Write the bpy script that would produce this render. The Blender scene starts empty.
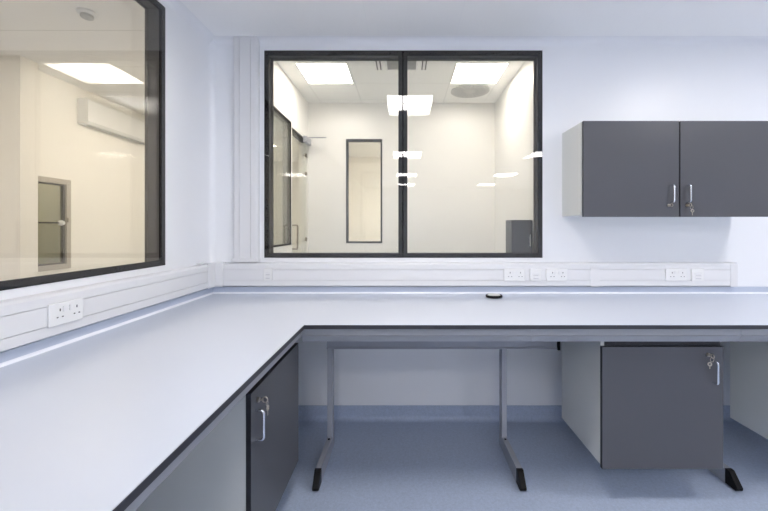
import bpy, bmesh, math
from mathutils import Vector, Matrix

# ------------------------------------------------------------------ constants
YW = 2.636          # inner face of the wall facing the camera
XW = -1.37          # inner face of the left wall
CZ = 2.696          # ceiling height of the laboratory
WT = 0.10           # partition thickness
BH = 0.90           # bench height
SC = bpy.context.scene
COL = SC.collection

# ------------------------------------------------------------------ materials
def nodes(name):
    m = bpy.data.materials.new(name)
    m.use_nodes = True
    nt = m.node_tree
    b = nt.nodes.get('Principled BSDF')
    return m, nt, b

def mat(name, col, rough=0.5, metal=0.0, spec=0.5, var=0.0, vscale=8.0, bump=0.0, bscale=200.0):
    m, nt, b = nodes(name)
    b.inputs['Base Color'].default_value = (*col, 1)
    b.inputs['Roughness'].default_value = rough
    b.inputs['Metallic'].default_value = metal
    b.inputs['Specular IOR Level'].default_value = spec
    tc = nt.nodes.new('ShaderNodeTexCoord')
    if var > 0:
        n = nt.nodes.new('ShaderNodeTexNoise')
        n.inputs['Scale'].default_value = vscale
        n.inputs['Detail'].default_value = 4
        nt.links.new(tc.outputs['Object'], n.inputs['Vector'])
        mx = nt.nodes.new('ShaderNodeMix'); mx.data_type = 'RGBA'
        mx.inputs['A'].default_value = (*[c * (1 - var) for c in col], 1)
        mx.inputs['B'].default_value = (*[min(1, c * (1 + var)) for c in col], 1)
        nt.links.new(n.outputs['Fac'], mx.inputs['Factor'])
        nt.links.new(mx.outputs['Result'], b.inputs['Base Color'])
    if bump > 0:
        n2 = nt.nodes.new('ShaderNodeTexNoise')
        n2.inputs['Scale'].default_value = bscale
        nt.links.new(tc.outputs['Object'], n2.inputs['Vector'])
        bp = nt.nodes.new('ShaderNodeBump')
        bp.inputs['Strength'].default_value = bump
        bp.inputs['Distance'].default_value = 0.001
        nt.links.new(n2.outputs['Fac'], bp.inputs['Height'])
        nt.links.new(bp.outputs['Normal'], b.inputs['Normal'])
    return m

def emit(name, col, strength):
    m, nt, b = nodes(name)
    b.inputs['Base Color'].default_value = (0.8, 0.8, 0.8, 1)
    b.inputs['Emission Color'].default_value = (*col, 1)
    b.inputs['Emission Strength'].default_value = strength
    return m

def glass(name, tint=(1, 1, 1), f0=0.04, gain=0.95):
    """clear sheet glass: straight-through transmission plus angle-dependent mirror reflection"""
    m = bpy.data.materials.new(name); m.use_nodes = True
    nt = m.node_tree; nt.nodes.clear()
    out = nt.nodes.new('ShaderNodeOutputMaterial')
    tr = nt.nodes.new('ShaderNodeBsdfTransparent'); tr.inputs['Color'].default_value = (*tint, 1)
    gl = nt.nodes.new('ShaderNodeBsdfGlossy'); gl.inputs['Roughness'].default_value = 0.0
    geo = nt.nodes.new('ShaderNodeNewGeometry')
    dot = nt.nodes.new('ShaderNodeVectorMath'); dot.operation = 'DOT_PRODUCT'
    nt.links.new(geo.outputs['Incoming'], dot.inputs[0]); nt.links.new(geo.outputs['Normal'], dot.inputs[1])
    def math_(op, a, bv):
        n = nt.nodes.new('ShaderNodeMath'); n.operation = op
        for i, v in enumerate((a, bv)):
            if v is None: continue
            if isinstance(v, (int, float)): n.inputs[i].default_value = v
            else: nt.links.new(v, n.inputs[i])
        return n.outputs[0]
    c = math_('ABSOLUTE', dot.outputs['Value'], None)
    s = math_('SUBTRACT', 1.0, c)
    p = math_('POWER', s, 5.0)
    f = math_('ADD', math_('MULTIPLY', p, 1 - f0), f0)
    f = math_('MULTIPLY', f, gain)
    mx = nt.nodes.new('ShaderNodeMixShader')
    nt.links.new(f, mx.inputs[0]); nt.links.new(tr.outputs[0], mx.inputs[1]); nt.links.new(gl.outputs[0], mx.inputs[2])
    nt.links.new(mx.outputs[0], out.inputs['Surface'])
    return m

def seamed(name, col, rough, seam_col, axis, period, offset, width, axis2=None, period2=1, offset2=0, spec=0.5):
    """a wall or ceiling skin with thin panel joints every `period` metres (object space)"""
    m, nt, b = nodes(name)
    b.inputs['Roughness'].default_value = rough
    b.inputs['Specular IOR Level'].default_value = spec
    tc = nt.nodes.new('ShaderNodeTexCoord')
    sep = nt.nodes.new('ShaderNodeSeparateXYZ'); nt.links.new(tc.outputs['Object'], sep.inputs[0])
    def line(ax, per, off):
        a = nt.nodes.new('ShaderNodeMath'); a.operation = 'SUBTRACT'
        nt.links.new(sep.outputs[ax], a.inputs[0]); a.inputs[1].default_value = off - per * 100
        q = nt.nodes.new('ShaderNodeMath'); q.operation = 'MODULO'
        nt.links.new(a.outputs[0], q.inputs[0]); q.inputs[1].default_value = per
        l = nt.nodes.new('ShaderNodeMath'); l.operation = 'LESS_THAN'
        nt.links.new(q.outputs[0], l.inputs[0]); l.inputs[1].default_value = width
        return l.outputs[0]
    f = line(axis, period, offset)
    if axis2:
        g = line(axis2, period2, offset2)
        mxm = nt.nodes.new('ShaderNodeMath'); mxm.operation = 'MAXIMUM'
        nt.links.new(f, mxm.inputs[0]); nt.links.new(g, mxm.inputs[1]); f = mxm.outputs[0]
    mx = nt.nodes.new('ShaderNodeMix'); mx.data_type = 'RGBA'
    mx.inputs['A'].default_value = (*col, 1); mx.inputs['B'].default_value = (*seam_col, 1)
    nt.links.new(f, mx.inputs['Factor']); nt.links.new(mx.outputs['Result'], b.inputs['Base Color'])
    return m

def vinyl(name, col):
    m, nt, b = nodes(name)
    b.inputs['Roughness'].default_value = 0.34
    tc = nt.nodes.new('ShaderNodeTexCoord')
    v = nt.nodes.new('ShaderNodeTexVoronoi'); v.inputs['Scale'].default_value = 170
    n = nt.nodes.new('ShaderNodeTexNoise'); n.inputs['Scale'].default_value = 60; n.inputs['Detail'].default_value = 5
    nt.links.new(tc.outputs['Object'], v.inputs['Vector']); nt.links.new(tc.outputs['Object'], n.inputs['Vector'])
    r = nt.nodes.new('ShaderNodeValToRGB')
    r.color_ramp.elements[0].position = 0.3; r.color_ramp.elements[0].color = (*[c * 0.9 for c in col], 1)
    r.color_ramp.elements[1].position = 0.7; r.color_ramp.elements[1].color = (*[min(1, c * 1.09) for c in col], 1)
    ad = nt.nodes.new('ShaderNodeMix'); ad.data_type = 'FLOAT'; ad.inputs['Factor'].default_value = 0.35
    nt.links.new(n.outputs['Fac'], ad.inputs['A']); nt.links.new(v.outputs['Color'], ad.inputs['B'])
    nt.links.new(ad.outputs['Result'], r.inputs['Fac'])
    nt.links.new(r.outputs['Color'], b.inputs['Base Color'])
    bp = nt.nodes.new('ShaderNodeBump'); bp.inputs['Strength'].default_value = 0.12; bp.inputs['Distance'].default_value = 0.001
    nt.links.new(n.outputs['Fac'], bp.inputs['Height']); nt.links.new(bp.outputs['Normal'], b.inputs['Normal'])
    return m

M = {}
M['wall'] = mat('white_wall_cladding', (0.88, 0.887, 0.90), 0.32, var=0.012, vscale=1.5)
M['wall_seam'] = seamed('white_wall_cladding_jointed', (0.88, 0.887, 0.90), 0.32, (0.70, 0.72, 0.76), 'X', 1.2, 0.13, 0.003)
M['ceil'] = seamed('lab_ceiling_panels', (0.965, 0.965, 0.96), 0.45, (0.93, 0.935, 0.935), 'X', 0.6, -0.25, 0.003, 'Y', 0.6, 0.95)
M['annex_wall'] = mat('annex_white_wall', (0.84, 0.83, 0.80), 0.3, var=0.01, vscale=1.5)
M['annex_wall_warm'] = seamed('annex_cream_wall', (0.85, 0.82, 0.76), 0.6, (0.77, 0.74, 0.68), 'Y', 1.2, 0.6, 0.004)
M['annex_ceil'] = seamed('annex_ceiling_tiles', (0.90, 0.90, 0.88), 0.6, (0.62, 0.62, 0.60), 'X', 0.6, -1.24, 0.006, 'Y', 0.6, 4.145)
M['annex_ceil_warm'] = seamed('annex_ceiling_tiles_warm', (0.92, 0.90, 0.86), 0.6, (0.64, 0.62, 0.56), 'Y', 0.57, 2.51, 0.006)
M['floor'] = vinyl('blue_speckled_vinyl', (0.42, 0.485, 0.615))
M['top'] = mat('pale_laminate_worktop', (0.60, 0.635, 0.71), 0.27, spec=0.45, var=0.006, vscale=3)
M['core'] = mat('black_laminate_core', (0.035, 0.035, 0.042), 0.4)
M['upstand'] = mat('blue_grey_upstand', (0.54, 0.595, 0.70), 0.3)
M['bead'] = mat('white_sealant', (0.86, 0.88, 0.92), 0.12)
M['upvc'] = mat('white_plastic_trunking', (0.79, 0.79, 0.795), 0.35)
M['upvc_groove'] = mat('trunking_groove', (0.55, 0.55, 0.57), 0.5)
M['socket'] = mat('white_socket_plastic', (0.86, 0.86, 0.85), 0.22)
M['switch'] = mat('switch_plastic', (0.80, 0.80, 0.80), 0.3)
M['hole'] = mat('dark_socket_hole', (0.05, 0.045, 0.045), 0.6)
M['door'] = mat('charcoal_laminate_door', (0.088, 0.088, 0.096), 0.38, var=0.02, vscale=30)
M['door_edge'] = mat('dark_door_edge', (0.022, 0.023, 0.028), 0.4)
M['carcass'] = mat('pale_grey_carcass', (0.70, 0.71, 0.68), 0.4, var=0.01, vscale=12)
M['steel'] = mat('grey_powder_coat', (0.38, 0.39, 0.43), 0.36, metal=0.0, bump=0.2, bscale=900)
M['rail'] = mat('grey_blue_rail', (0.345, 0.352, 0.37), 0.36, bump=0.15, bscale=900)
M['chrome'] = mat('brushed_chrome', (0.82, 0.84, 0.88), 0.16, metal=1.0)
M['brass'] = mat('nickel_lock', (0.50, 0.45, 0.38), 0.35, metal=1.0)
M['black'] = mat('black_plastic', (0.008, 0.008, 0.009), 0.5, spec=0.2)
M['frame'] = mat('black_window_frame', (0.008, 0.007, 0.007), 0.5, spec=0.12)
M['reveal'] = mat('grey_window_reveal', (0.16, 0.15, 0.14), 0.8, spec=0.05)
M['dark_frame'] = mat('dark_grey_frame', (0.03, 0.03, 0.03), 0.5, spec=0.2)
M['grey_reveal'] = mat('mid_grey_reveal', (0.20, 0.195, 0.18), 0.6)
M['glass'] = glass('window_glass', (0.985, 0.985, 0.975))
M['door_glass'] = glass('green_door_glass', (0.972, 0.985, 0.965))
M['hatch_glass'] = glass('dim_hatch_glass', (0.80, 0.82, 0.76))
M['white_metal'] = mat('white_painted_metal', (0.80, 0.80, 0.79), 0.35)
M['grille'] = mat('grey_grille', (0.50, 0.50, 0.48), 0.5)
M['grille_dark'] = mat('dark_grille', (0.28, 0.28, 0.27), 0.6)
M['dark_slot'] = mat('slot_shadow_gap', (0.08, 0.08, 0.08), 0.6)
M['beige'] = mat('beige_hatch_frame', (0.44, 0.40, 0.34), 0.4)
M['bronze'] = mat('dull_bronze_metal', (0.30, 0.27, 0.22), 0.4, metal=0.6)
M['locker'] = mat('dark_grey_locker', (0.045, 0.046, 0.05), 0.4)
M['grommet'] = mat('pale_grommet_cap', (0.70, 0.71, 0.66), 0.4)
LAB_E = 11.0
M['lamp'] = emit('lab_panel_diffuser', (1.0, 0.965, 0.955), LAB_E)
M['lampB'] = emit('annex_panel_diffuser', (1.0, 0.925, 0.85), 7.8)
M['fillA'] = emit('warm_annex_fill_panel', (1.0, 0.88, 0.75), 6.2)  # glow of the unseen panels added to light the side room
M['fillC'] = emit('far_annex_fill_panel', (1.0, 0.94, 0.84), 13)  # glow of the unseen panel added to light the corridor

# ------------------------------------------------------------------ mesh helpers
class MB:
    """collects shapes in world coordinates; build() links them as ONE mesh object"""
    def __init__(self): self.bm = bmesh.new()
    def _mark(self, before, mi):
        for f in self.bm.faces:
            if f not in before: f.material_index = mi
    def box(self, x0, x1, y0, y1, z0, z1, bevel=0.0, mi=0, seg=2):
        before = set(self.bm.faces)
        x0, x1 = sorted((x0, x1)); y0, y1 = sorted((y0, y1)); z0, z1 = sorted((z0, z1))
        vs = [self.bm.verts.new(p) for p in ((x0,y0,z0),(x1,y0,z0),(x1,y1,z0),(x0,y1,z0),(x0,y0,z1),(x1,y0,z1),(x1,y1,z1),(x0,y1,z1))]
        fs = [self.bm.faces.new([vs[i] for i in q]) for q in ((0,3,2,1),(4,5,6,7),(0,1,5,4),(1,2,6,5),(2,3,7,6),(3,0,4,7))]
        if bevel > 0:
            es = list({e for f in fs for e in f.edges})
            bmesh.ops.bevel(self.bm, geom=es, offset=bevel, segments=seg, profile=0.5, affect='EDGES')
        self._mark(before, mi)
        return self
    def prism(self, pts, axis, a, b, mi=0):
        """closed outline `pts` (2D) extruded along axis 'X','Y' or 'Z' from a to b"""
        before = set(self.bm.faces)
        def P(p, t):
            return {'X': (t, p[0], p[1]), 'Y': (p[0], t, p[1]), 'Z': (p[0], p[1], t)}[axis]
        A = [self.bm.verts.new(P(p, a)) for p in pts]; B = [self.bm.verts.new(P(p, b)) for p in pts]
        n = len(pts)
        new = [self.bm.faces.new(A), self.bm.faces.new(B[::-1])]
        for i in range(n): new.append(self.bm.faces.new((A[i], B[i], B[(i+1) % n], A[(i+1) % n])))
        bmesh.ops.recalc_face_normals(self.bm, faces=new)
        self._mark(before, mi)
        return self
    def cyl(self, c, r, h, axis='Z', seg=24, r2=None, mi=0):
        before = set(self.bm.faces)
        rot = {'Z': Matrix(), 'X': Matrix.Rotation(math.pi/2, 4, 'Y'), 'Y': Matrix.Rotation(-math.pi/2, 4, 'X')}[axis]
        bmesh.ops.create_cone(self.bm, cap_ends=True, segments=seg, radius1=r, radius2=r if r2 is None else r2, depth=h,
                              matrix=Matrix.Translation(c) @ rot @ Matrix.Translation((0, 0, h/2)))
        self._mark(before, mi)
        return self
    def lathe(self, prof, c, seg=32, axis='Z', mi=0):
        """profile [(r, h)] spun about axis through c"""
        before = set(self.bm.faces)
        rings = []
        for r, h in prof:
            ring = []
            for i in range(seg):
                a = 2*math.pi*i/seg
                u, v = r*math.cos(a), r*math.sin(a)
                p = {'Z': (u, v, h), 'X': (h, u, v), 'Y': (u, h, v)}[axis]
                ring.append(self.bm.verts.new(Vector(c) + Vector(p)))
            rings.append(ring)
        new = []
        for A, B in zip(rings, rings[1:]):
            for i in range(seg): new.append(self.bm.faces.new((A[i], A[(i+1) % seg], B[(i+1) % seg], B[i])))
        new.append(self.bm.faces.new(rings[0][::-1])); new.append(self.bm.faces.new(rings[-1]))
        bmesh.ops.recalc_face_normals(self.bm, faces=new)
        self._mark(before, mi)
        return self
    def tube(self, pts, r, seg=12, mi=0, closed=False):
        before = set(self.bm.faces)
        pts = [Vector(p) for p in pts]; n = len(pts); rings = []
        up = None
        for i, p in enumerate(pts):
            if closed: t = (pts[(i+1) % n] - pts[i-1]).normalized()
            else: t = (pts[min(i+1, n-1)] - pts[max(i-1, 0)]).normalized()
            if up is None:
                up = Vector((0, 0, 1)) if abs(t.z) < 0.9 else Vector((1, 0, 0))
            s = t.cross(up).normalized(); up = s.cross(t).normalized()
            rings.append([self.bm.verts.new(p + r*(math.cos(2*math.pi*k/seg)*s + math.sin(2*math.pi*k/seg)*up)) for k in range(seg)])
        new = []
        pairs = list(zip(rings, rings[1:])) + ([(rings[-1], rings[0])] if closed else [])
        for A, B in pairs:
            for k in range(seg): new.append(self.bm.faces.new((A[k], A[(k+1) % seg], B[(k+1) % seg], B[k])))
        if not closed:
            new.append(self.bm.faces.new(rings[0][::-1])); new.append(self.bm.faces.new(rings[-1]))
        bmesh.ops.recalc_face_normals(self.bm, faces=new)
        self._mark(before, mi)
        return self
    def build(self, name, mats, parent=None, smooth=False, origin=None):
        if not isinstance(mats, (list, tuple)): mats = [mats]
        if parent is not None:
            o0 = world_loc(parent)
        elif origin is not None:
            o0 = Vector(origin)
        else:
            vs = [v.co for v in self.bm.verts]
            o0 = Vector(((min(v.x for v in vs)+max(v.x for v in vs))/2, (min(v.y for v in vs)+max(v.y for v in vs))/2, min(v.z for v in vs)))
        bmesh.ops.translate(self.bm, verts=self.bm.verts, vec=-o0)
        me = bpy.data.meshes.new(name)
        self.bm.to_mesh(me); self.bm.free()
        for m in mats: me.materials.append(M[m])
        if smooth:
            me.polygons.foreach_set('use_smooth', [True]*len(me.polygons))
            try: me.set_sharp_from_angle(angle=math.radians(35))
            except Exception: pass
        o = bpy.data.objects.new(name, me); COL.objects.link(o)
        if parent is not None:
            o.parent = parent
        else: o.location = o0
        return o

def world_loc(o):
    v = Vector((0, 0, 0))
    while o is not None:
        v += o.location; o = o.parent
    return v

def tag(o, label=None, cat=None, group=None, kind=None):
    if label: o['label'] = label
    if cat: o['category'] = cat
    if group: o['group'] = group
    if kind: o['kind'] = kind
    return o

def thing(name, loc, label, cat, group=None):
    e = bpy.data.objects.new(name, None); COL.objects.link(e)
    e.location = loc; e.empty_display_size = 0.1
    return tag(e, label, cat, group)

def copy_tree(o, parent=None):
    c = o.copy(); COL.objects.link(c)
    if parent is not None: c.parent = parent
    for ch in list(o.children): copy_tree(ch, c)
    return c

def structure(o, label, cat=None):
    return tag(o, label, cat, kind='structure')

def sname(name, mb, mats, label, smooth=False, origin=(0, 0, 0)):
    o = mb.build(name, mats, origin=origin, smooth=smooth)
    return structure(o, label, name.split('_')[0])

# ------------------------------------------------------------------ room shell
RX1, RY0 = 4.3, -7.4
WB = dict(x0=-0.996, x1=0.973, z0=1.150, z1=2.617)      # opening facing the camera
WL = dict(y0=0.17, y1=2.121, z0=1.150, z1=2.617)        # opening in the left wall

sname('floor', MB().box(XW-WT, RX1, RY0, YW+WT, -0.08, 0), 'floor', 'blue speckled vinyl floor of the laboratory')
sname('ceiling', MB().box(XW-WT, RX1, RY0, YW+WT, CZ, CZ+0.1), 'ceil', 'smooth pale laboratory ceiling')
b = MB()
b.box(XW-WT, WB['x0'], YW, YW+WT, 0, CZ).box(WB['x1'], RX1, YW, YW+WT, 0, CZ)
b.box(WB['x0'], WB['x1'], YW, YW+WT, 0, WB['z0']).box(WB['x0'], WB['x1'], YW, YW+WT, WB['z1'], CZ)
sname('wall_back', b, 'wall', 'white clad wall with the two-pane window')
b = MB()
b.box(XW-WT, XW, RY0, WL['y0'], 0, CZ).box(XW-WT, XW, WL['y1'], YW, 0, CZ)
b.box(XW-WT, XW, WL['y0'], WL['y1'], 0, WL['z0']).box(XW-WT, XW, WL['y0'], WL['y1'], WL['z1'], CZ)
sname('wall_left', b, 'wall', 'white clad wall with the window over the side bench')
sname('wall_right', MB().box(RX1, RX1+WT, RY0, YW+WT, 0, CZ), 'wall', 'white clad wall on the right')
sname('wall_front', MB().box(XW-WT, RX1, RY0-WT, RY0, 0, CZ), 'wall', 'white clad wall behind the camera')

def cove_profile(r, n=6):
    # concave quarter: corner at (0,0), legs along +u and +v
    return [(0, 0), (r, 0)] + [(r - r*math.sin(t*math.pi/2/n), r - r*math.cos(t*math.pi/2/n)) for t in range(1, n)] + [(0, r)]
# ceiling coves, vertical corner cove, floor coving skirting
r = 0.05
sname('trim_1', MB().prism([(YW-u, CZ-v) for u, v in cove_profile(r)], 'X', XW, RX1), 'wall', 'white cove between ceiling and window wall', smooth=True)
sname('trim_2', MB().prism([(XW+u, CZ-v) for u, v in cove_profile(r)], 'Y', RY0, YW-0.0), 'wall', 'white cove between ceiling and left wall', smooth=True)
sname('trim_3', MB().prism([(XW+u, YW-v) for u, v in cove_profile(0.035)], 'Z', 0, CZ-0.02), 'wall', 'white cove in the corner of the two window walls', smooth=True)
def skirt_profile(h=0.104, t=0.006, r=0.03, n=6):
    return [(0, 0), (r+t, 0)] + [(t + r - r*math.sin(k*math.pi/2/n), r - r*math.cos(k*math.pi/2/n)) for k in range(1, n+1)] + [(t, h), (0, h)]
sname('baseboard_back', MB().prism([(YW-u, v) for u, v in skirt_profile()], 'X', XW, RX1), 'floor', 'blue coved vinyl skirting under the window wall', smooth=True)
sname('baseboard_left', MB().prism([(XW+u, v) for u, v in skirt_profile()], 'Y', RY0, YW), 'floor', 'blue coved vinyl skirting under the left wall', smooth=True)

# ------------------------------------------------------------------ the two lab windows
bd = 0.031
# window_1: facing the camera
w1 = thing('window_1', ((WB['x0']+WB['x1'])/2, YW+WT/2, WB['z0']), 'black framed two-pane window facing the camera', 'window'); w1['kind'] = 'structure'
x0, x1, z0, z1 = WB['x0'], WB['x1'], WB['z0'], WB['z1']
def ring_xz(b, x0, x1, z0, z1, t, ya, yb, tt=None):
    tt = t if tt is None else tt
    b.box(x0, x0+t, ya, yb, z0, z1).box(x1-t, x1, ya, yb, z0, z1)
    b.box(x0+t, x1-t, ya, yb, z0, z0+t).box(x0+t, x1-t, ya, yb, z1-tt, z1)
b = MB(); ring_xz(b, x0, x1, z0, z1, bd, YW-0.003, YW+0.012); b.build('window_frame', 'frame', w1)
b = MB(); ring_xz(b, x0, x1, z0, z1, 0.028, YW+WT-0.012, YW+WT+0.003); b.build('window_frame', 'reveal', w1)
b = MB(); ring_xz(b, x0, x1, z0, z1, 0.012, YW+0.012, YW+WT-0.012); b.build('reveal_lining', 'reveal', w1)
mx = (402.9-405)*YW/372
MB().box(mx-0.032, mx+0.032, YW-0.004, YW+0.014, z0+bd, z1-bd).build('mullion', 'frame', w1)
MB().box(mx-0.026, mx+0.026, YW+0.086, YW+WT+0.003, z0+bd, z1-bd).build('mullion', 'frame', w1)
MB().box(mx-0.009, mx+0.009, YW+0.014, YW+0.086, z0+bd, z1-bd).build('mullion_core', 'reveal', w1)
for a, c in ((x0+0.004, mx-0.0035), (mx+0.0035, x1-0.004)):
    MB().box(a, c, YW-0.0105, YW-0.0045, z0+0.004, z1-0.004).build('glass_pane', 'glass', w1)
    MB().box(a+0.02, c-0.02, YW+WT-0.020, YW+WT-0.014, z0+0.014, z1-0.014).build('glass_pane', 'glass', w1)
# window_2: left wall, its far end visible
w2 = thing('window_2', (XW-WT/2, (WL['y0']+WL['y1'])/2, WL['z0']), 'black framed window over the side bench', 'window'); w2['kind'] = 'structure'
y0, y1, z0, z1 = WL['y0'], WL['y1'], WL['z0'], WL['z1']
def ring_yz(b, y0, y1, z0, z1, t, xa, xb):
    b.box(xa, xb, y0, y0+t, z0, z1).box(xa, xb, y1-t, y1, z0, z1)
    b.box(xa, xb, y0+t, y1-t, z0, z0+t).box(xa, xb, y0+t, y1-t, z1-t, z1)
b = MB(); ring_yz(b, y0, y1, z0, z1, bd, XW-0.012, XW+0.003); b.build('window_frame', 'frame', w2)
b = MB(); ring_yz(b, y0, y1, z0, z1, 0.016, XW-WT-0.003, XW-WT+0.012); b.build('window_frame', 'reveal', w2)
b = MB(); ring_yz(b, y0, y1, z0, z1, 0.012, XW-WT+0.012, XW-0.012); b.build('reveal_lining', 'reveal', w2)
MB().box(XW+0.0045, XW+0.0105, y0+0.004, y1-0.004, z0+0.004, z1-0.004).build('glass_pane', 'glass', w2)
MB().box(XW-WT+0.014, XW-WT+0.02, y0+0.014, y1-0.014, z0+0.014, z1-0.014).build('glass_pane', 'glass', w2)

# ------------------------------------------------------------------ neighbouring room beyond window_1
CB = 3.204; BX0, BX1, BY1 = -1.426, 1.330, 5.497; BY0 = YW+WT
GY0, GY1, GZ0, GZ1 = 3.70, 4.652, 1.149, 2.684          # glazed screen in its left wall
DY0, DY1, DZ1 = 4.698, 5.466, 2.627                    # glass door
sname('floor_annex', MB().box(BX0-0.1, BX1+0.1, BY0, BY1+0.1, -0.08, 0), 'floor', 'floor of the small room beyond the window')
sname('ceiling_annex', MB().box(BX0-0.1, BX1+0.1, BY0, BY1+0.1, CB, CB+0.1), 'annex_ceil', 'tiled ceiling of the small room beyond the window')
b = MB()
NX0, NX1, NZ0, NZ1 = -0.871, -0.336, 1.133, 2.670
b.box(BX0-0.1, NX0, BY1, BY1+0.1, 0, CB).box(NX1, BX1+0.1, BY1, BY1+0.1, 0, CB)
b.box(NX0, NX1, BY1, BY1+0.1, 0, NZ0).box(NX0, NX1, BY1, BY1+0.1, NZ1, CB)
sname('wall_annex_back', b, 'annex_wall', 'white far wall of the small room with a narrow vision panel')
b = MB()
xa, xb = BX0-0.1, BX0
b.box(xa, xb, BY0, GY0, 0, CB).box(xa, xb, GY0, GY1, 0, GZ0).box(xa, xb, GY0, GY1, GZ1, CB)
b.box(xa, xb, GY1, DY0, 0, CB).box(xa, xb, DY0, DY1, DZ1, CB).box(xa, xb, DY1, BY1, 0, CB)
sname('wall_annex_left', b, 'annex_wall', 'white left wall of the small room with glazed screen and door')
sname('wall_annex_right', MB().box(BX1, BX1+0.1, BY0, BY1, 0, CB), 'annex_wall', 'white right wall of the small room')
# narrow vision panel
w3 = thing('window_3', ((NX0+NX1)/2, BY1+0.05, NZ0), 'narrow dark framed vision panel in the far wall', 'window'); w3['kind'] = 'structure'
b = MB(); ring_xz(b, NX0, NX1, NZ0, NZ1, 0.025, BY1-0.006, BY1+0.1); b.build('window_frame', 'dark_frame', w3)
MB().box(NX0+0.018, NX1-0.018, BY1+0.02, BY1+0.026, NZ0+0.018, NZ1-0.018).build('glass_pane', 'glass', w3)
# glazed screen in left wall of the small room
w4 = thing('window_4', (BX0-0.05, (GY0+GY1)/2, GZ0), 'dark framed glazed screen in the side wall beyond the window', 'window'); w4['kind'] = 'structure'
b = MB(); ring_yz(b, GY0, GY1, GZ0, GZ1, 0.016, xb-0.012, xb+0.004); b.build('window_frame', 'dark_frame', w4)
b = MB(); ring_yz(b, GY0, GY1, GZ0, GZ1, 0.012, xa, xb-0.012); b.build('reveal_lining', 'grey_reveal', w4)
MB().box(xb-0.022, xb-0.016, GY0+0.012, GY1-0.012, GZ0+0.012, GZ1-0.012).build('glass_pane', 'door_glass', w4)
MB().box(xa+0.008, xa+0.014, GY0+0.012, GY1-0.012, GZ0+0.012, GZ1-0.012).build('glass_pane', 'door_glass', w4)
# frameless glass door
d1 = thing('door_1', (BX0-0.03, DY1, 0), 'frameless glass door with a long pull handle beyond the window', 'door'); d1['kind'] = 'structure'
b = MB(); b.box(xa, xb+0.004, DY0, DY1, DZ1-0.018, DZ1); b.build('door_head', 'dark_frame', d1)
MB().box(xb-0.03, xb-0.018, DY0+0.006, DY1-0.075, 0.01, DZ1-0.02, 0.001).build('glass_leaf', 'door_glass', d1)
MB().box(xb-0.03, xb-0.018, DY1-0.07, DY1, 0.01, DZ1-0.02, 0.001).build('fixed_glass_strip', 'door_glass', d1)
hx, hy = -1.360, 4.71
b = MB()
hp = [(xb-0.018, hy, 1.392), (hx-0.015, hy, 1.392), (hx-0.004, hy, 1.388), (hx, hy, 1.377), (hx, hy, 1.105), (hx-0.004, hy, 1.094), (hx-0.015, hy, 1.09), (xb-0.018, hy, 1.09)]
b.tube(hp, 0.011); b.build('pull_handle', 'bronze', d1, smooth=True)
for zz in (2.41, 2.14, 1.195):
    MB().cyl((xb-0.018, DY1-0.07, zz), 0.028, 0.02, 'X').build('hinge', 'bronze', d1, smooth=True)
dc = thing('door_closer', (BX0, 5.29, 2.60), 'small grey door closer with its arm on the glass door beyond the window', 'door closer')
MB().box(BX0+0.006, BX0+0.06, 5.17, 5.42, 2.555, 2.64, 0.006).build('closer_body', 'steel', dc)
b = MB(); b.tube([(BX0+0.03, 5.31, 2.645), (-1.28, 5.30, 2.645), (-1.12, 5.28, 2.642)], 0.009); b.build('closer_arm', 'steel', dc, smooth=True)

# ------------------------------------------------------------------ room C behind the vision panel
CY0, CY1 = BY1+0.1, 7.6
b = MB(); b.box(-1.5, 1.4, CY1, CY1+0.1, 0, 2.8).box(-1.6, -1.5, CY0, CY1+0.1, 0, 2.8).box(1.4, 1.5, CY0, CY1+0.1, 0, 2.8)
sname('wall_corridor', b, 'annex_wall_warm', 'cream walls seen through the narrow vision panel')
sname('floor_corridor', MB().box(-1.6, 1.5, CY0, CY1+0.1, -0.08, 0), 'floor', 'floor behind the vision panel')
sname('ceiling_corridor', MB().box(-1.6, 1.5, CY0, CY1+0.1, 2.8, 2.9), 'annex_ceil_warm', 'ceiling behind the vision panel')

# ------------------------------------------------------------------ room A beyond window_2
AX1 = XW-WT; CA = CZ; AY0, AY1 = -1.4, 7.5; AXL = -3.1
sname('floor_side_room', MB().box(-4.3, AX1, AY0, BY0, -0.08, 0).box(-4.3, BX0-0.1, BY0, CY0, -0.08, 0).box(-4.3, -1.6, CY0, AY1, -0.08, 0), 'floor', 'floor of the room beyond the left window')
sname('ceiling_side_room', MB().box(-4.3, AX1, AY0, BY0, CA, CA+0.1).box(-4.3, BX0-0.1, BY0, CY0, CA, CA+0.1).box(-4.3, -1.6, CY0, AY1, CA, CA+0.1), 'annex_ceil_warm', 'beige panelled ceiling beyond the left window')
HY0, HY1, HZ0, HZ1 = 3.06, 3.44, 0.99, 1.80
b = MB()
b.box(AXL-0.1, AXL, 3.02, HY0, 0, CA).box(AXL-0.1, AXL, HY1, AY1, 0, CA)
b.box(AXL-0.1, AXL, HY0, HY1, 0, HZ0).box(AXL-0.1, AXL, HY0, HY1, HZ1, CA)
sname('wall_side_room_left', b, 'annex_wall_warm', 'cream wall with the transfer hatch beyond the left window')
sname('wall_side_room_return', MB().box(-4.3, -2.98, 2.88, 3.02, 0, CA, 0.0), 'annex_wall_warm', 'cream wall return beyond the left window')
sname('wall_side_room_outer', MB().box(-4.4, -4.3, AY0, 2.88, 0, CA).box(-4.3, AX1, AY0-0.1, AY0, 0, CA).box(AXL-0.1, -1.6, AY1, AY1+0.1, 0, CA), 'annex_wall_warm', 'cream outer walls beyond the left window')
sname('wall_side_room_niche', MB().box(-4.3, -4.2, 3.02, 4.0, 0, CA).box(-4.2, AXL-0.1, 3.9, 4.0, 0, CA), 'annex_wall', 'pale wall of the space behind the hatch')
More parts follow.
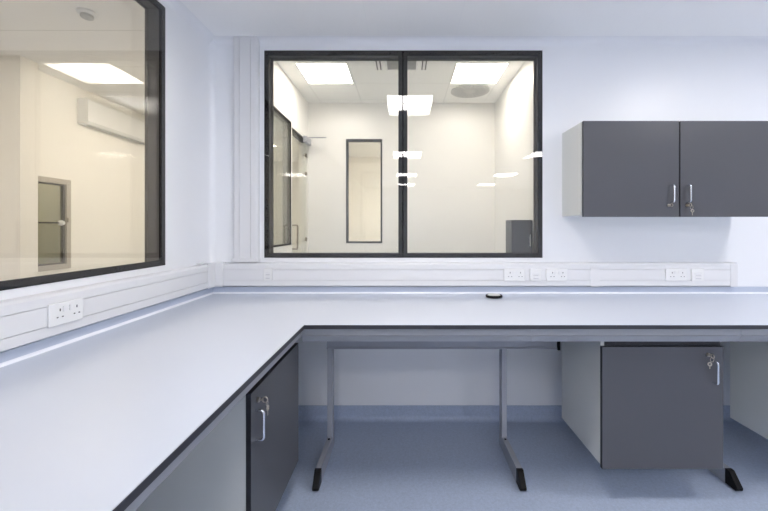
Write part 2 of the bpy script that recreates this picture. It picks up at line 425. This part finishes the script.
sname('trim_4', MB().prism([(AXL+u, 3.02+v) for u, v in cove_profile(0.04)], 'Z', 0, CA), 'annex_wall', 'rounded white corner trim beyond the left window', smooth=True)

# transfer hatch
ht = thing('transfer_hatch', (AXL, (HY0+HY1)/2, HZ0), 'beige framed glazed transfer hatch with lever handle on the cream wall beyond the left window', 'hatch')
b = MB(); ring_yz(b, HY0-0.0, HY1, HZ0, HZ1, 0.045, AXL-0.05, AXL+0.012); b.build('hatch_frame', 'beige', ht)
MB().box(AXL-0.02, AXL-0.01, HY0+0.045, HY1-0.045, HZ0+0.045, HZ1-0.045).build('hatch_glass', 'hatch_glass', ht)
b = MB(); ring_yz(b, HY0+0.045, HY1-0.045, HZ0+0.045, HZ1-0.045, 0.014, AXL-0.026, AXL-0.004); b.build('glazing_bead', 'reveal', ht)
zh = 1.405
b = MB(); b.tube([(AXL+0.03, 3.08, zh), (AXL+0.03, 3.30, zh)], 0.006); b.build('lever_handle', 'dark_frame', ht, smooth=True)
b = MB(); b.lathe([(0.012, 0), (0.022, 0.008), (0.024, 0.025), (0.014, 0.045)], (AXL+0.003, 3.33, zh), axis='X'); b.build('handle_knob', 'white_metal', ht, smooth=True)
MB().box(AXL+0.012, AXL+0.03, 3.395, 3.425, zh+0.005, zh+0.045, 0.004).build('latch', 'brass', ht)

# wall unit (air conditioner)
ac = thing('wall_air_unit', (AXL+0.05, 4.1, 2.353), 'long cream wall-mounted air unit high beyond the left window', 'air unit')
prof = [(AXL, 2.353), (AXL+0.08, 2.353), (AXL+0.1, 2.375), (AXL+0.1, 2.575), (AXL+0.09, 2.589), (AXL, 2.589)]
MB().prism(prof, 'Y', 3.52, 4.7).build('unit_housing', 'white_metal', ac)
MB().box(AXL+0.015, AXL+0.07, 3.6, 4.62, 2.347, 2.3525).build('outlet_flap', 'grille', ac)

# smoke detector
sd = thing('smoke_detector', (-1.966, 2.30, CA-0.04), 'small round white smoke detector on the ceiling beyond the left window', 'smoke detector')
b = MB(); b.lathe([(0.052, 0.04), (0.052, 0.028), (0.046, 0.022), (0.036, 0.020)], (-1.966, 2.30, CA-0.04)); b.build('detector_base', 'white_metal', sd, smooth=True)
b = MB(); b.lathe([(0.034, 0.021), (0.034, 0.006), (0.026, 0.0)], (-1.966, 2.30, CA-0.04)); b.build('detector_head', 'grille', sd, smooth=True)

# ------------------------------------------------------------------ ceiling lights
def ceiling_light(x0, x1, y0, y1, zc, m, label, group, rim=0.022):
    t = thing('ceiling_light', ((x0+x1)/2, (y0+y1)/2, zc-0.006), label, 'ceiling light', group)
    b = MB()
    for a in ((x0-rim, x0, y0-rim, y1+rim), (x1, x1+rim, y0-rim, y1+rim), (x0, x1, y0-rim, y0), (x0, x1, y1, y1+rim)):
        b.box(*a, zc-0.006, zc-0.0005)
    b.build('light_frame', 'white_metal', t)
    MB().box(x0, x1, y0, y1, zc-0.004, zc-0.0005).build('diffuser', m, t)
    return t
ceiling_light(-0.185, 0.285, 1.04, 1.52, CZ, 'lamp', 'square lit ceiling panel over the corner bench, mirrored largest in the window', 'laboratory ceiling panels')
ceiling_light(2.28, 2.78, 1.0, 1.5, CZ, 'lamp', 'square lit ceiling panel in front of the wall cabinet, outside the frame', 'laboratory ceiling panels')
for xx, tx in ((-0.21, 'in line with the window mullion'), (2.28, 'on the far side of the laboratory')):
    for yy, ty in ((-1.75, 'second row behind the camera'), (-4.35, 'third row behind the camera'), (-6.5, 'last row behind the camera')):
        ceiling_light(xx, xx+0.5, yy, yy+0.5, CZ, 'lamp', 'square lit ceiling panel, %s, %s' % (ty, tx), 'laboratory ceiling panels')
ceiling_light(-1.219, -0.663, 4.16, 4.736, CB, 'lampB', 'square lit ceiling panel above the glass door, beyond the window', 'annex ceiling panels', 0.008)
ceiling_light(0.587, 1.152, 4.16, 4.736, CB, 'lampB', 'square lit ceiling panel beside the round diffuser, beyond the window', 'annex ceiling panels', 0.008)
ceiling_light(-3.3, -2.6, 1.2, 1.7, CA, 'fillA', 'added fill panel on the side room ceiling level with the left window, outside the frame', 'added side room fill panels', 0.02)  # unseen fill, added to brighten the near part of the side room
ceiling_light(-3.3, -2.6, -0.2, 0.3, CA, 'fillA', 'added fill panel on the side room ceiling nearest the camera, outside the frame', 'added side room fill panels', 0.02)  # out-of-view panel added as fill light beside the camera
ceiling_light(-2.15, -1.7, 3.2, 4.2, CA, 'fillA', 'added fill panel on the side room ceiling opposite the air unit, hidden by the window wall', 'added side room fill panels', 0.02)  # added where the window reveal conceals it, to light the deeper walls
ceiling_light(-2.6, -2.1, 5.6, 6.1, CA, 'fillA', 'added unseen fill panel at the far end of the side room', 'added side room fill panels', 0.02)  # added out of sight as fill for the far end
ceiling_light(0.3, 0.9, 5.9, 6.5, 2.8, 'fillC', 'added fill panel hidden behind the narrow vision panel wall', 'added side room fill panels', 0.02)  # unseen lamp added so the corridor walls look bright
ceiling_light(-3.8, -3.5, 3.3, 3.6, CA, 'fillA', 'added fill panel in the space behind the transfer hatch', 'added side room fill panels', 0.02)  # lamp added to lift the dark hatch glass from behind
# round swirl diffuser
rd = thing('round_diffuser', (0.876, 5.01, CB-0.012), 'round slotted air diffuser on the ceiling beyond the window', 'air diffuser')
b = MB(); b.lathe([(0.257, 0.0115), (0.257, 0.004), (0.243, 0.0), (0.04, 0.0)], (0.876, 5.01, CB-0.012), seg=48); b.build('diffuser_plate', 'grille', rd, smooth=True)
b = MB()
for k in range(20):
    a = 2*math.pi*k/20; ca, sa = math.cos(a), math.sin(a)
    p = Vector((0.876, 5.01, 0))
    u = Vector((ca, sa, 0)); v = Vector((-sa, ca, 0))
    q = [p+u*0.08+v*0.003, p+u*0.212+v*0.022, p+u*0.216+v*0.012, p+u*0.08-v*0.003]
    b.prism([(w.x, w.y) for w in q], 'Z', CB-0.0150, CB-0.0122)
b.build('swirl_slots', 'grille_dark', rd)
# rectangular grille flanked by slots
vg = thing('ceiling_grille', (-0.03, 4.14, CB-0.01), 'grey rectangular air grille between two slots on the ceiling beyond the window', 'air grille')
b = MB()
for a in ((-0.22, -0.2, 3.96, 4.33), (0.125, 0.145, 3.96, 4.33), (-0.2, 0.125, 3.96, 3.975), (-0.2, 0.125, 4.315, 4.33)):
    b.box(*a, CB-0.01, CB-0.0005)
b.build('grille_frame', 'white_metal', vg)
b = MB()
for k in range(17): b.box(-0.2, 0.125, 3.98+0.02*k, 3.988+0.02*k, CB-0.009, CB-0.002)
b.build('louvre_slats', 'grille', vg)
MB().box(-0.2, 0.125, 3.975, 4.315, CB-0.0018, CB-0.0005).build('grille_backing', 'dark_slot', vg)
for i, sx in enumerate((-0.325, 0.19)):
    s = thing('slot_diffuser', (sx+0.02, 4.14, CB-0.006), 'thin double slot diffuser %s of the grey ceiling grille' % ('on the glass door side', 'on the round diffuser side')[i], 'slot diffuser', 'slot diffusers beyond the window')
    MB().box(sx-0.01, sx+0.065, 3.94, 4.34, CB-0.004, CB-0.0005).build('slot_frame', 'white_metal', s)
    b = MB(); b.box(sx, sx+0.013, 3.95, 4.33, CB-0.006, CB-0.0042).box(sx+0.04, sx+0.053, 3.95, 4.33, CB-0.006, CB-0.0042)
    b.build('slots', 'dark_slot', s)

# dark locker in the small room
lk = thing('tall_locker', (1.22, 3.99, 0), 'dark grey tall locker against the right wall beyond the window', 'locker')
MB().box(1.112, 1.327, 3.89, 4.11, 0.0, 1.443, 0.003).build('locker_body', 'locker', lk)
MB().box(1.108, 1.327, 3.866, 3.8885, 0.03, 1.44, 0.002).build('locker_door', 'locker', lk)
b = MB(); b.tube([(1.29, 3.866, 1.29), (1.29, 3.836, 1.29), (1.29, 3.836, 1.17), (1.29, 3.866, 1.17)], 0.007); b.build('locker_handle', 'chrome', lk, smooth=True)

# ------------------------------------------------------------------ dado trunking
TZ0, TZ1, TD = 0.955, 1.117, 0.05
def dado_profile(depth=TD, z0=TZ0, z1=TZ1):
    """(distance from wall, height) outline with shallow grooves either side of the lid"""
    g1, g2 = z1-0.045, z0+0.043
    return [(0.0, z0), (depth-0.008, z0), (depth, z0+0.006), (depth, g2-0.0018), (depth-0.006, g2-0.0018), (depth-0.006, g2+0.0018), (depth+0.0005, g2+0.0018),
            (depth+0.0005, g1-0.0018), (depth-0.006, g1-0.0018), (depth-0.006, g1+0.0018), (depth, g1+0.0018), (depth, z1-0.012), (depth-0.006, z1-0.003), (depth-0.012, z1), (0.0, z1)]
TX1 = 2.262
db = thing('dado_trunking', (0.45, YW-0.025, TZ0), 'white plastic dado trunking along the window wall', 'trunking')
MB().prism([(YW-u-0.0006, v) for u, v in dado_profile()], 'X', XW+TD+0.001, TX1).build('trunking_run', 'upvc', db)
MB().prism([(YW-u*1.06-0.0006, TZ0-0.002+(v-TZ0)*1.03) for u, v in [(0, TZ0), (TD, TZ0), (TD, TZ1-0.01), (TD-0.01, TZ1), (0, TZ1)]], 'X', TX1, TX1+0.048).build('end_cap', 'upvc', db)
cxp = (595-405)*2.586/372
MB().prism([(YW-u*1.05-0.0006, TZ0-0.002+(v-TZ0)*1.03) for u, v in [(0, TZ0), (TD, TZ0), (TD, TZ1-0.01), (TD-0.01, TZ1), (0, TZ1)]], 'X', cxp-0.03, cxp+0.03).build('joint_cover', 'upvc', db)
MB().box(XW+TD+0.002, XW+TD+0.058, YW-TD-0.005, YW-0.001, TZ0-0.002, TZ1+0.004, 0.003).build('corner_cover', 'upvc', db)
dl = thing('dado_trunking', (XW+0.025, 0.6, TZ0), 'white plastic dado trunking below the left window', 'trunking')
MB().prism([(XW+u+0.0006, v) for u, v in dado_profile()], 'Y', -1.5, YW-0.001).build('trunking_run', 'upvc', dl)
MB().box(XW+0.001, XW+TD+0.004, YW-TD-0.095, YW-TD-0.001, TZ0-0.002, TZ1+0.004, 0.003).build('corner_cover', 'upvc', dl)
MB().box(XW+0.01, XW+0.04, 2.42, 2.50, TZ1+0.0045, TZ1+0.014, 0.003).build('cover_clip', 'upvc', dl)
# vertical trunking
vx0, vx1 = -1.198, -1.028
def vert_profile():
    d = TD-0.002; w = vx1-vx0
    g1, g2 = 0.045, w-0.045
    return [(0, 0), (0, d-0.012), (0.012, d), (g1-0.0018, d), (g1-0.0018, d-0.006), (g1+0.0018, d-0.006), (g1+0.0018, d), (g2-0.0018, d), (g2-0.0018, d-0.006), (g2+0.0018, d-0.006), (g2+0.0018, d), (w-0.012, d), (w, d-0.012), (w, 0)]
vt = thing('vertical_trunking', ((vx0+vx1)/2, YW-0.025, TZ1), 'white vertical trunking rising beside the two-pane window to the ceiling', 'trunking')
MB().prism([(vx0+u, YW-v-0.0006) for u, v in vert_profile()], 'Z', TZ1+0.004, CZ-0.001).build('trunking_run', 'upvc', vt)
MB().box(vx0-0.012, vx1+0.006, YW-TD-0.006, YW-0.001, TZ1+0.005, TZ1+0.03, 0.004).build('tee_cover', 'upvc', vt)

# ------------------------------------------------------------------ sockets
def place(o, facing):
    """built facing -Y; turn so it faces +X"""
    if facing == 'X': o.rotation_euler = (0, 0, math.pi/2)
def double_socket(loc, label, facing='Y'):
    t = thing('double_socket', (0, 0, 0), label, 'power socket', 'white double sockets on the trunking')
    MB().box(-0.073, 0.073, -0.009, 0, -0.043, 0.043, 0.003).build('faceplate', 'socket', t)
    for s in (-1, 1):
        cx = s*0.036
        MB().box(cx-s*0.022-0.006, cx-s*0.022+0.006, -0.013, -0.0088, 0.006, 0.028, 0.0012).build('rocker_switch', 'switch', t)
        for (ha, hb, hc, hd) in ((0.004, 0.008, 0.010, 0.020), (-0.008, -0.0015, -0.014, -0.0100), (0.0135, 0.020, -0.014, -0.0100)):
            MB().box(cx+ha, cx+hb, -0.0098, -0.0086, hc, hd).build('pin_hole', 'hole', t)
    t.location = loc; place(t, facing)
    return t
FY = YW-TD-0.0012
sz = (TZ0+0.043+TZ1-0.045)/2 + 0.001
def wx(px): return (px-405)*(FY-0.005)/372
double_socket((wx(514.3), FY, sz), 'white double socket on the trunking beside the black grommet, nearer the window')
double_socket((wx(556.6), FY, sz), 'white double socket on the trunking right below the left side of the wall cabinet')
double_socket((wx(676.2), FY, sz), 'white double socket on the trunking beneath the wall cabinet, next to the trunking end')
double_socket((XW+TD+0.0012, 1.443, sz), 'white double socket on the trunking below the left window', 'X')
def data_outlet(loc, label, w=0.086, ports=2):
    t = thing('data_outlet', (0, 0, 0), label, 'data outlet', 'small white data outlets on the trunking')
    MB().box(-w/2, w/2, -0.009, 0, -0.043, 0.043, 0.003).build('faceplate', 'socket', t)
    for k in range(ports):
        zz = 0.004 - 0.024*k
        MB().box(-w*0.28, w*0.28, -0.012, -0.0088, zz-0.009, zz+0.010, 0.001).build('port_shutter', 'switch', t)
        MB().box(-w*0.22, w*0.22, -0.0128, -0.0119, zz-0.008, zz-0.004).build('port_slot', 'upvc_groove', t)
    t.location = loc
    return t
data_outlet((wx(535.6), FY, sz), 'white data outlet between the two double sockets left of the wall cabinet', 0.078)
data_outlet((wx(697.6), FY, sz), 'white data outlet at the right end of the trunking under the wall cabinet')
data_outlet((wx(268), FY, sz+0.003), 'small white data outlet on the trunking below the left pane of the window', 0.06)

# ------------------------------------------------------------------ worktop (one L-shaped top)
EX, EY, WTK = -0.480, 1.771, 0.020
LY0 = -0.6; RXE = 4.28
wt = thing('worktop', (0.3, 2.2, BH-WTK), 'pale L-shaped laminate worktop with thin black edge', 'worktop')
outline = [(XW+0.002, LY0), (EX, LY0), (EX, EY), (RXE, EY), (RXE, YW-0.002), (XW+0.002, YW-0.002)]
MB().prism(outline, 'Z', BH-WTK, BH-0.0015).build('core_edge', 'core', wt)
i_ = 0.0012
outline2 = [(XW+0.002, LY0+i_), (EX-i_, LY0+i_), (EX-i_, EY+i_), (RXE, EY+i_), (RXE, YW-0.002), (XW+0.002, YW-0.002)]
MB().prism(outline2, 'Z', BH-0.0015, BH).build('laminate_surface', 'top', wt)
UT = 0.018
MB().box(XW+UT+0.003, RXE, YW-UT-0.002, YW-0.002, BH, 0.946, 0.0015).build('upstand', 'upstand', wt)
MB().box(XW+0.002, XW+UT+0.002, LY0, YW-0.002, BH, 0.946, 0.0015).build('upstand', 'upstand', wt)
def bead_prof(r=0.012, n=5):
    return cove_profile(r, n)
MB().prism([(YW-UT-0.0018-u, BH+v) for u, v in bead_prof()], 'X', XW+UT+0.002, RXE).build('sealant_bead', 'bead', wt, smooth=True)
MB().prism([(XW+UT+0.0018+u, BH+v) for u, v in bead_prof()], 'Y', LY0, YW-UT-0.002).build('sealant_bead', 'bead', wt, smooth=True)

# cable grommet
gx, gy = 0.591, 2.470
gr = thing('cable_grommet', (gx, gy, BH), 'black and white round cable grommet on the worktop below the window', 'cable grommet')
b = MB(); b.lathe([(0.046, 0.0002), (0.054, 0.004), (0.055, 0.014), (0.050, 0.018), (0.042, 0.015)], (gx, gy, BH), seg=40); b.build('grommet_ring', 'black', gr, smooth=True)
b = MB(); b.lathe([(0.040, 0.0145), (0.042, 0.017), (0.038, 0.020), (0.02, 0.021)], (gx, gy+0.002, BH), seg=40); b.build('grommet_cap', 'grommet', gr, smooth=True)

# ------------------------------------------------------------------ bench frames
def rail_profile():
    # (distance behind the front face, height): flat face above, slightly kicked lower lip
    z1 = BH-WTK-0.001; zm = z1-0.036; z0 = zm-0.034
    return [(0.0, z1), (0.0, zm), (-0.004, zm-0.002), (0.016, z0), (0.045, z0), (0.045, z1)]
bf = thing('bench_frame', (0.6, 2.1, 0), 'grey steel frame with slanting feet under the bench along the window wall', 'bench frame')
RF = EY+0.024
def rail_back(xa, xb):
    MB().prism([(RF+u, v) for u, v in rail_profile()], 'X', xa, xb).build('front_rail', 'rail', bf)
sx1 = (532-405)*RF/372; sx2 = (741-405)*RF/372
rail_back(EX-0.02, sx1-0.0008); rail_back(sx1+0.0008, sx2-0.0008); rail_back(sx2+0.0008, RXE-0.01)
rz0, rz1 = 0.622, 0.742
b = MB(); b.box(-0.478, 0.93, 2.277, 2.283, rz0, rz1).box(-0.478, 0.93, 2.27, 2.277, rz0, rz0+0.007).box(-0.478, 0.93, 2.27, 2.277, rz1-0.006, rz1)
b.build('back_rail', 'steel', bf)
MB().box(0.931, 0.946, 2.262, 2.29, rz0-0.006, rz1+0.004, 0.001).build('rail_end_plate', 'black', bf)
for (xa, xb) in ((-0.478, -0.446), (0.594, 0.626), (1.708, 1.740)):
    MB().box(xa, xb, 2.2855, 2.345, 0.0725, BH-WTK-0.002, 0.002).build('leg', 'steel', bf)
    # foot: long tapered runner, side outline extruded across
    side = [(1.985, 0.0), (2.346, 0.0), (2.346, 0.0715), (2.285, 0.0745), (1.985, 0.080)]
    f = MB().prism(side, 'X', xa+0.0005, xb-0.0005).build('foot', 'steel', bf)
    cap = [(1.9845, 0.0), (1.926, 0.0), (1.912, 0.010), (1.910, 0.022), (1.958, 0.078), (1.968, 0.0805), (1.9845, 0.0805)]
    cb = MB().prism(cap, 'X', xa-0.0008, xb+0.0008)
    bmesh.ops.bevel(cb.bm, geom=[e for e in cb.bm.edges if abs(e.verts[0].co.x-e.verts[1].co.x) < 1e-6 and min(v.co.y for v in e.verts) < 1.95], offset=0.006, segments=3, profile=0.5, affect='EDGES')
    cb.build('end_cap', 'black', f)
    MB().cyl(((xa+xb)/2, 2.262, 0.0755), 0.007, 0.003, 'Z', 14).build('bolt', 'black', f)
    # cantilever arm under the worktop
    MB().box(xa, xb, RF+0.05, 2.283, BH-WTK-0.045, BH-WTK-0.002).build('support_arm', 'steel', bf)

lf = thing('bench_frame', (-0.9, 0.6, 0), 'grey steel frame under the left bench', 'bench frame')
LF = EX-0.020
MB().prism([(LF-u, v) for u, v in ((0, BH-WTK-0.001), (0, BH-WTK-0.040), (0.045, BH-WTK-0.040), (0.045, BH-WTK-0.001))], 'Y', LY0+0.01, EY+0.022).build('front_rail', 'rail', lf)
for yy in (-0.5, 0.90):
    MB().box(XW+0.3, XW+0.36, yy, yy+0.032, 0.055, BH-WTK-0.002, 0.002).build('leg', 'steel', lf)
    f = MB().box(XW+0.05, EX-0.14, yy+0.0005, yy+0.0315, 0, 0.07, 0.002).build('foot', 'steel', lf)
    MB().box(XW+0.361, LF-0.05, yy, yy+0.032, BH-WTK-0.045, BH-WTK-0.002).build('support_arm', 'steel', lf)

# ------------------------------------------------------------------ cabinets
def key_set(parent, p, d, drop=0.055, side=0.0, spare=True):
    """cam lock with key and hanging spare; p on the door face, d = outward unit vector (x or y)"""
    p = Vector(p); d = Vector(d); s = Vector((0, 0, 1)).cross(d)
    ax = 'X' if abs(d.x) > 0.5 else 'Y'
    def C(q, r, h):       # barrel along +/-d
        b = MB(); base = q if (d.x+d.y) > 0 else q + d*h
        b.cyl(tuple(base), r, h, ax, 20); return b
    lo = C(p, 0.009, 0.008).build('lock', 'brass', parent, smooth=True)
    # key blade/bow
    b = MB()
    def slab(c, w, h, t, bm_):
        a = c - s*w/2 - Vector((0, 0, h/2)) - d*t/2; e = c + s*w/2 + Vector((0, 0, h/2)) + d*t/2
        bm_.box(a.x, e.x, a.y, e.y, a.z, e.z, 0.0008, seg=1)
    q = p + d*0.020
    if ax == 'Y': b.box(p.x-0.001, p.x+0.001, min(p.y+d.y*0.008, p.y+d.y*0.022), max(p.y+d.y*0.008, p.y+d.y*0.022), p.z-0.004, p.z+0.004)
    else: b.box(min(p.x+0.008, p.x+0.022), max(p.x+0.008, p.x+0.022), p.y-0.001, p.y+0.001, p.z-0.004, p.z+0.004)
    c = p + d*0.028
    ring = [c + d*0.010*math.cos(t) + Vector((0, 0, 0.010*math.sin(t))) for t in [2*math.pi*k/16 for k in range(16)]]
    b.tube(ring, 0.0022, 8, closed=True)
    b.build('key', 'brass', lo, smooth=True)
    if not spare: return
    # ring and hanging key
    b = MB(); c2 = p + d*0.034 + Vector((0, 0, -0.014)) + s*side*0.4
    ring = [c2 + s*0.009*math.cos(t) + Vector((0, 0, 0.011*math.sin(t))) for t in [2*math.pi*k/18 for k in range(18)]]
    b.tube(ring, 0.0011, 6, closed=True)
    c3 = p + d*0.034 + Vector((0, 0, -0.036)) + s*side
    ring = [c3 + s*0.008*math.cos(t) + Vector((0, 0, 0.008*math.sin(t))) for t in [2*math.pi*k/16 for k in range(16)]]
    b.tube(ring, 0.003, 8, closed=True)
    slab(c3 + Vector((0, 0, -0.008-(drop-0.03)/2)), 0.005, drop-0.03, 0.002, b)
    b.build('spare_key', 'brass', lo, smooth=True)

def d_handle(parent, p, d, z0, z1, proj=0.030, r=0.0052):
    """bow handle: p (x,y) on the door face, d outward"""
    P = lambda o, z: (p[0]+d[0]*o, p[1]+d[1]*o, z)
    pts = [P(0, z1), P(proj*0.6, z1)]
    rr = proj*0.4
    for k in range(1, 6): a = k*math.pi/10; pts.append(P(proj-rr+rr*math.sin(a), z1-rr+rr*math.cos(a)))
    for k in range(0, 5): a = k*math.pi/10; pts.append(P(proj-rr+rr*math.cos(a), z0+rr-rr*math.sin(a)))
    pts += [P(proj*0.6, z0), P(0, z0)]
    b = MB(); b.tube(pts, r, 14)
    return b.build('handle', 'chrome', parent, smooth=True)

def door_box(x0, x1, y0, y1, z0, z1, front):
    """door slab; material 0 on front/back faces, 1 on the edges"""
    b = MB(); b.box(x0, x1, y0, y1, z0, z1, 0.0012, mi=1, seg=1)
    b.bm.normal_update()
    for f in b.bm.faces:
        n = f.normal
        if (abs(n.x) if front == 'X' else abs(n.y)) > 0.95: f.material_index = 0
    return b

def carcass(x0, x1, y0, y1, z0, z1, open_, t=0.018):
    """five-panel box open on the side `open_`"""
    b = MB()
    b.box(x0, x1, y0, y1, z0, z0+t).box(x0, x1, y0, y1, z1-t, z1)
    if open_ == '-Y':
        b.box(x0, x0+t, y0, y1, z0+t, z1-t).box(x1-t, x1, y0, y1, z0+t, z1-t).box(x0+t, x1-t, y1-t, y1, z0+t, z1-t)
        b.box(x0+t, x1-t, y0+0.02, y1-t, (z0+z1)/2, (z0+z1)/2+t)
    else:
        b.box(x0, x1, y0, y0+t, z0+t, z1-t).box(x0, x1, y1-t, y1, z0+t, z1-t).box(x0, x0+t, y0+t, y1-t, z0+t, z1-t)
        b.box(x0+t, x1-0.02, y0+t, y1-t, (z0+z1)/2, (z0+z1)/2+t)
    return b

# wall cabinet, two doors
wc = thing('wall_cabinet', (1.72, 2.49, 1.445), 'charcoal two-door wall cabinet with pale grey side mounted above the trunking', 'wall cabinet')
carcass(1.113, 2.315, 2.3495, YW-0.001, 1.443, 2.030, '-Y').build('cabinet_body', 'carcass', wc)
for (a, c, hx_, lx) in ((1.117, 1.7180, 1.666, 1.650), (1.7240, 2.316, 1.768, 1.766)):
    d = door_box(a, c, 2.330, 2.348, 1.431, 2.032, 'Y').build('door', ['door', 'door_edge'], wc)
    d_handle(d, (hx_, 2.330), (0, -1), 1.522, 1.628)
    key_set(d, (lx, 2.330, 1.503), (0, -1, 0), 0.05, 0.008, spare=lx > 1.7)

# hanging base cabinets under the back bench
def base_cab(x0, label, keys=True):
    t = thing('base_cabinet', (x0+0.3, 2.07, 0.178), label, 'base cabinet', 'charcoal base cabinets hung under the benches')
    carcass(x0+0.003, x0+0.596, 1.8545, 2.315, 0.182, 0.800, '-Y').build('cabinet_body', 'carcass', t)
    MB().box(x0+0.021, x0+0.596, 1.8515, 1.8543, 0.7768, 0.8125).build('gap_shade_strip', 'door_edge', t)  # black strip put in for the shade of the gap above the door
    b = MB(); b.box(x0+0.02, x0+0.58, 1.87, 2.25, 0.8005, 0.816); b.build('hanging_strip', 'door_edge', t)
    d = door_box(x0, x0+0.599, 1.835, 1.8535, 0.172, 0.776, 'Y').build('door', ['door', 'door_edge'], t)
    d_handle(d, (x0+0.547, 1.835), (0, -1), 0.600, 0.708)
    key_set(d, (x0+0.522, 1.835, 0.738), (0, -1, 0), 0.045, -0.018)
    return t
base_cab(0.972, 'charcoal hung base cabinet with keys in its lock under the window-wall bench')
base_cab(2.020, 'base cabinet showing only its pale side panel at the right end of the bench')

# left base cabinets, doors facing +X
def side_cab(y0, label, keys):
    lc = thing('base_cabinet', (-0.79, y0+0.29, 0.178), label, 'base cabinet', 'charcoal base cabinets hung under the benches')
    carcass(-1.03, -0.5645, y0+0.004, y0+0.584, 0.182, 0.800, 'X').build('cabinet_body', 'carcass', lc)
    MB().box(-0.5643, -0.5615, y0+0.022, y0+0.586, 0.7758, 0.8125).build('gap_shade_strip', 'door_edge', lc)  # dark strip stands in for the shaded gap over this door
    MB().box(-0.98, -0.60, y0+0.024, y0+0.564, 0.8005, 0.816).build('hanging_strip', 'door_edge', lc)
    d = door_box(-0.5635, -0.545, y0, y0+0.588, 0.172, 0.775, 'X').build('door', ['door', 'door_edge'], lc)
    d_handle(d, (-0.545, y0+0.039), (1, 0), 0.590, 0.698)
    if keys: key_set(d, (-0.545, y0+0.058, 0.728), (1, 0, 0), 0.05, 0.012)
side_cab(1.316, 'charcoal base cabinet under the left bench, door seen edge on with keys', True)
side_cab(0.12, 'added charcoal base cabinet shading its neighbour under the left bench, outside the frame', False)  # unseen cabinet added to keep light off the neighbouring side panel

# ------------------------------------------------------------------ world, camera, colour
w = bpy.data.worlds.new('World'); SC.world = w; w.use_nodes = True
w.node_tree.nodes['Background'].inputs[0].default_value = (0.02, 0.02, 0.022, 1)

cam = bpy.data.cameras.new('camera'); co = bpy.data.objects.new('camera', cam); COL.objects.link(co)
co.location = (0, 0, 1.364); co.rotation_euler = (math.pi/2, 0, 0)
cam.sensor_width = 36; cam.lens = 372/768*36
cam.shift_x = -21/768; cam.shift_y = -28/768
cam.clip_start = 0.02
SC.camera = co
SC.view_settings.view_transform = 'Standard'
SC.view_settings.look = 'None'
SC.view_settings.gamma = 1
SC.view_settings.exposure = 1.36
SC.view_settings.use_curve_mapping = False
SC.cycles.max_bounces = 14
SC.cycles.diffuse_bounces = 8
SC.cycles.glossy_bounces = 6
SC.cycles.transparent_max_bounces = 32
SC.cycles.use_denoising = True
SC.cycles.caustics_reflective = False
SC.cycles.caustics_refractive = False
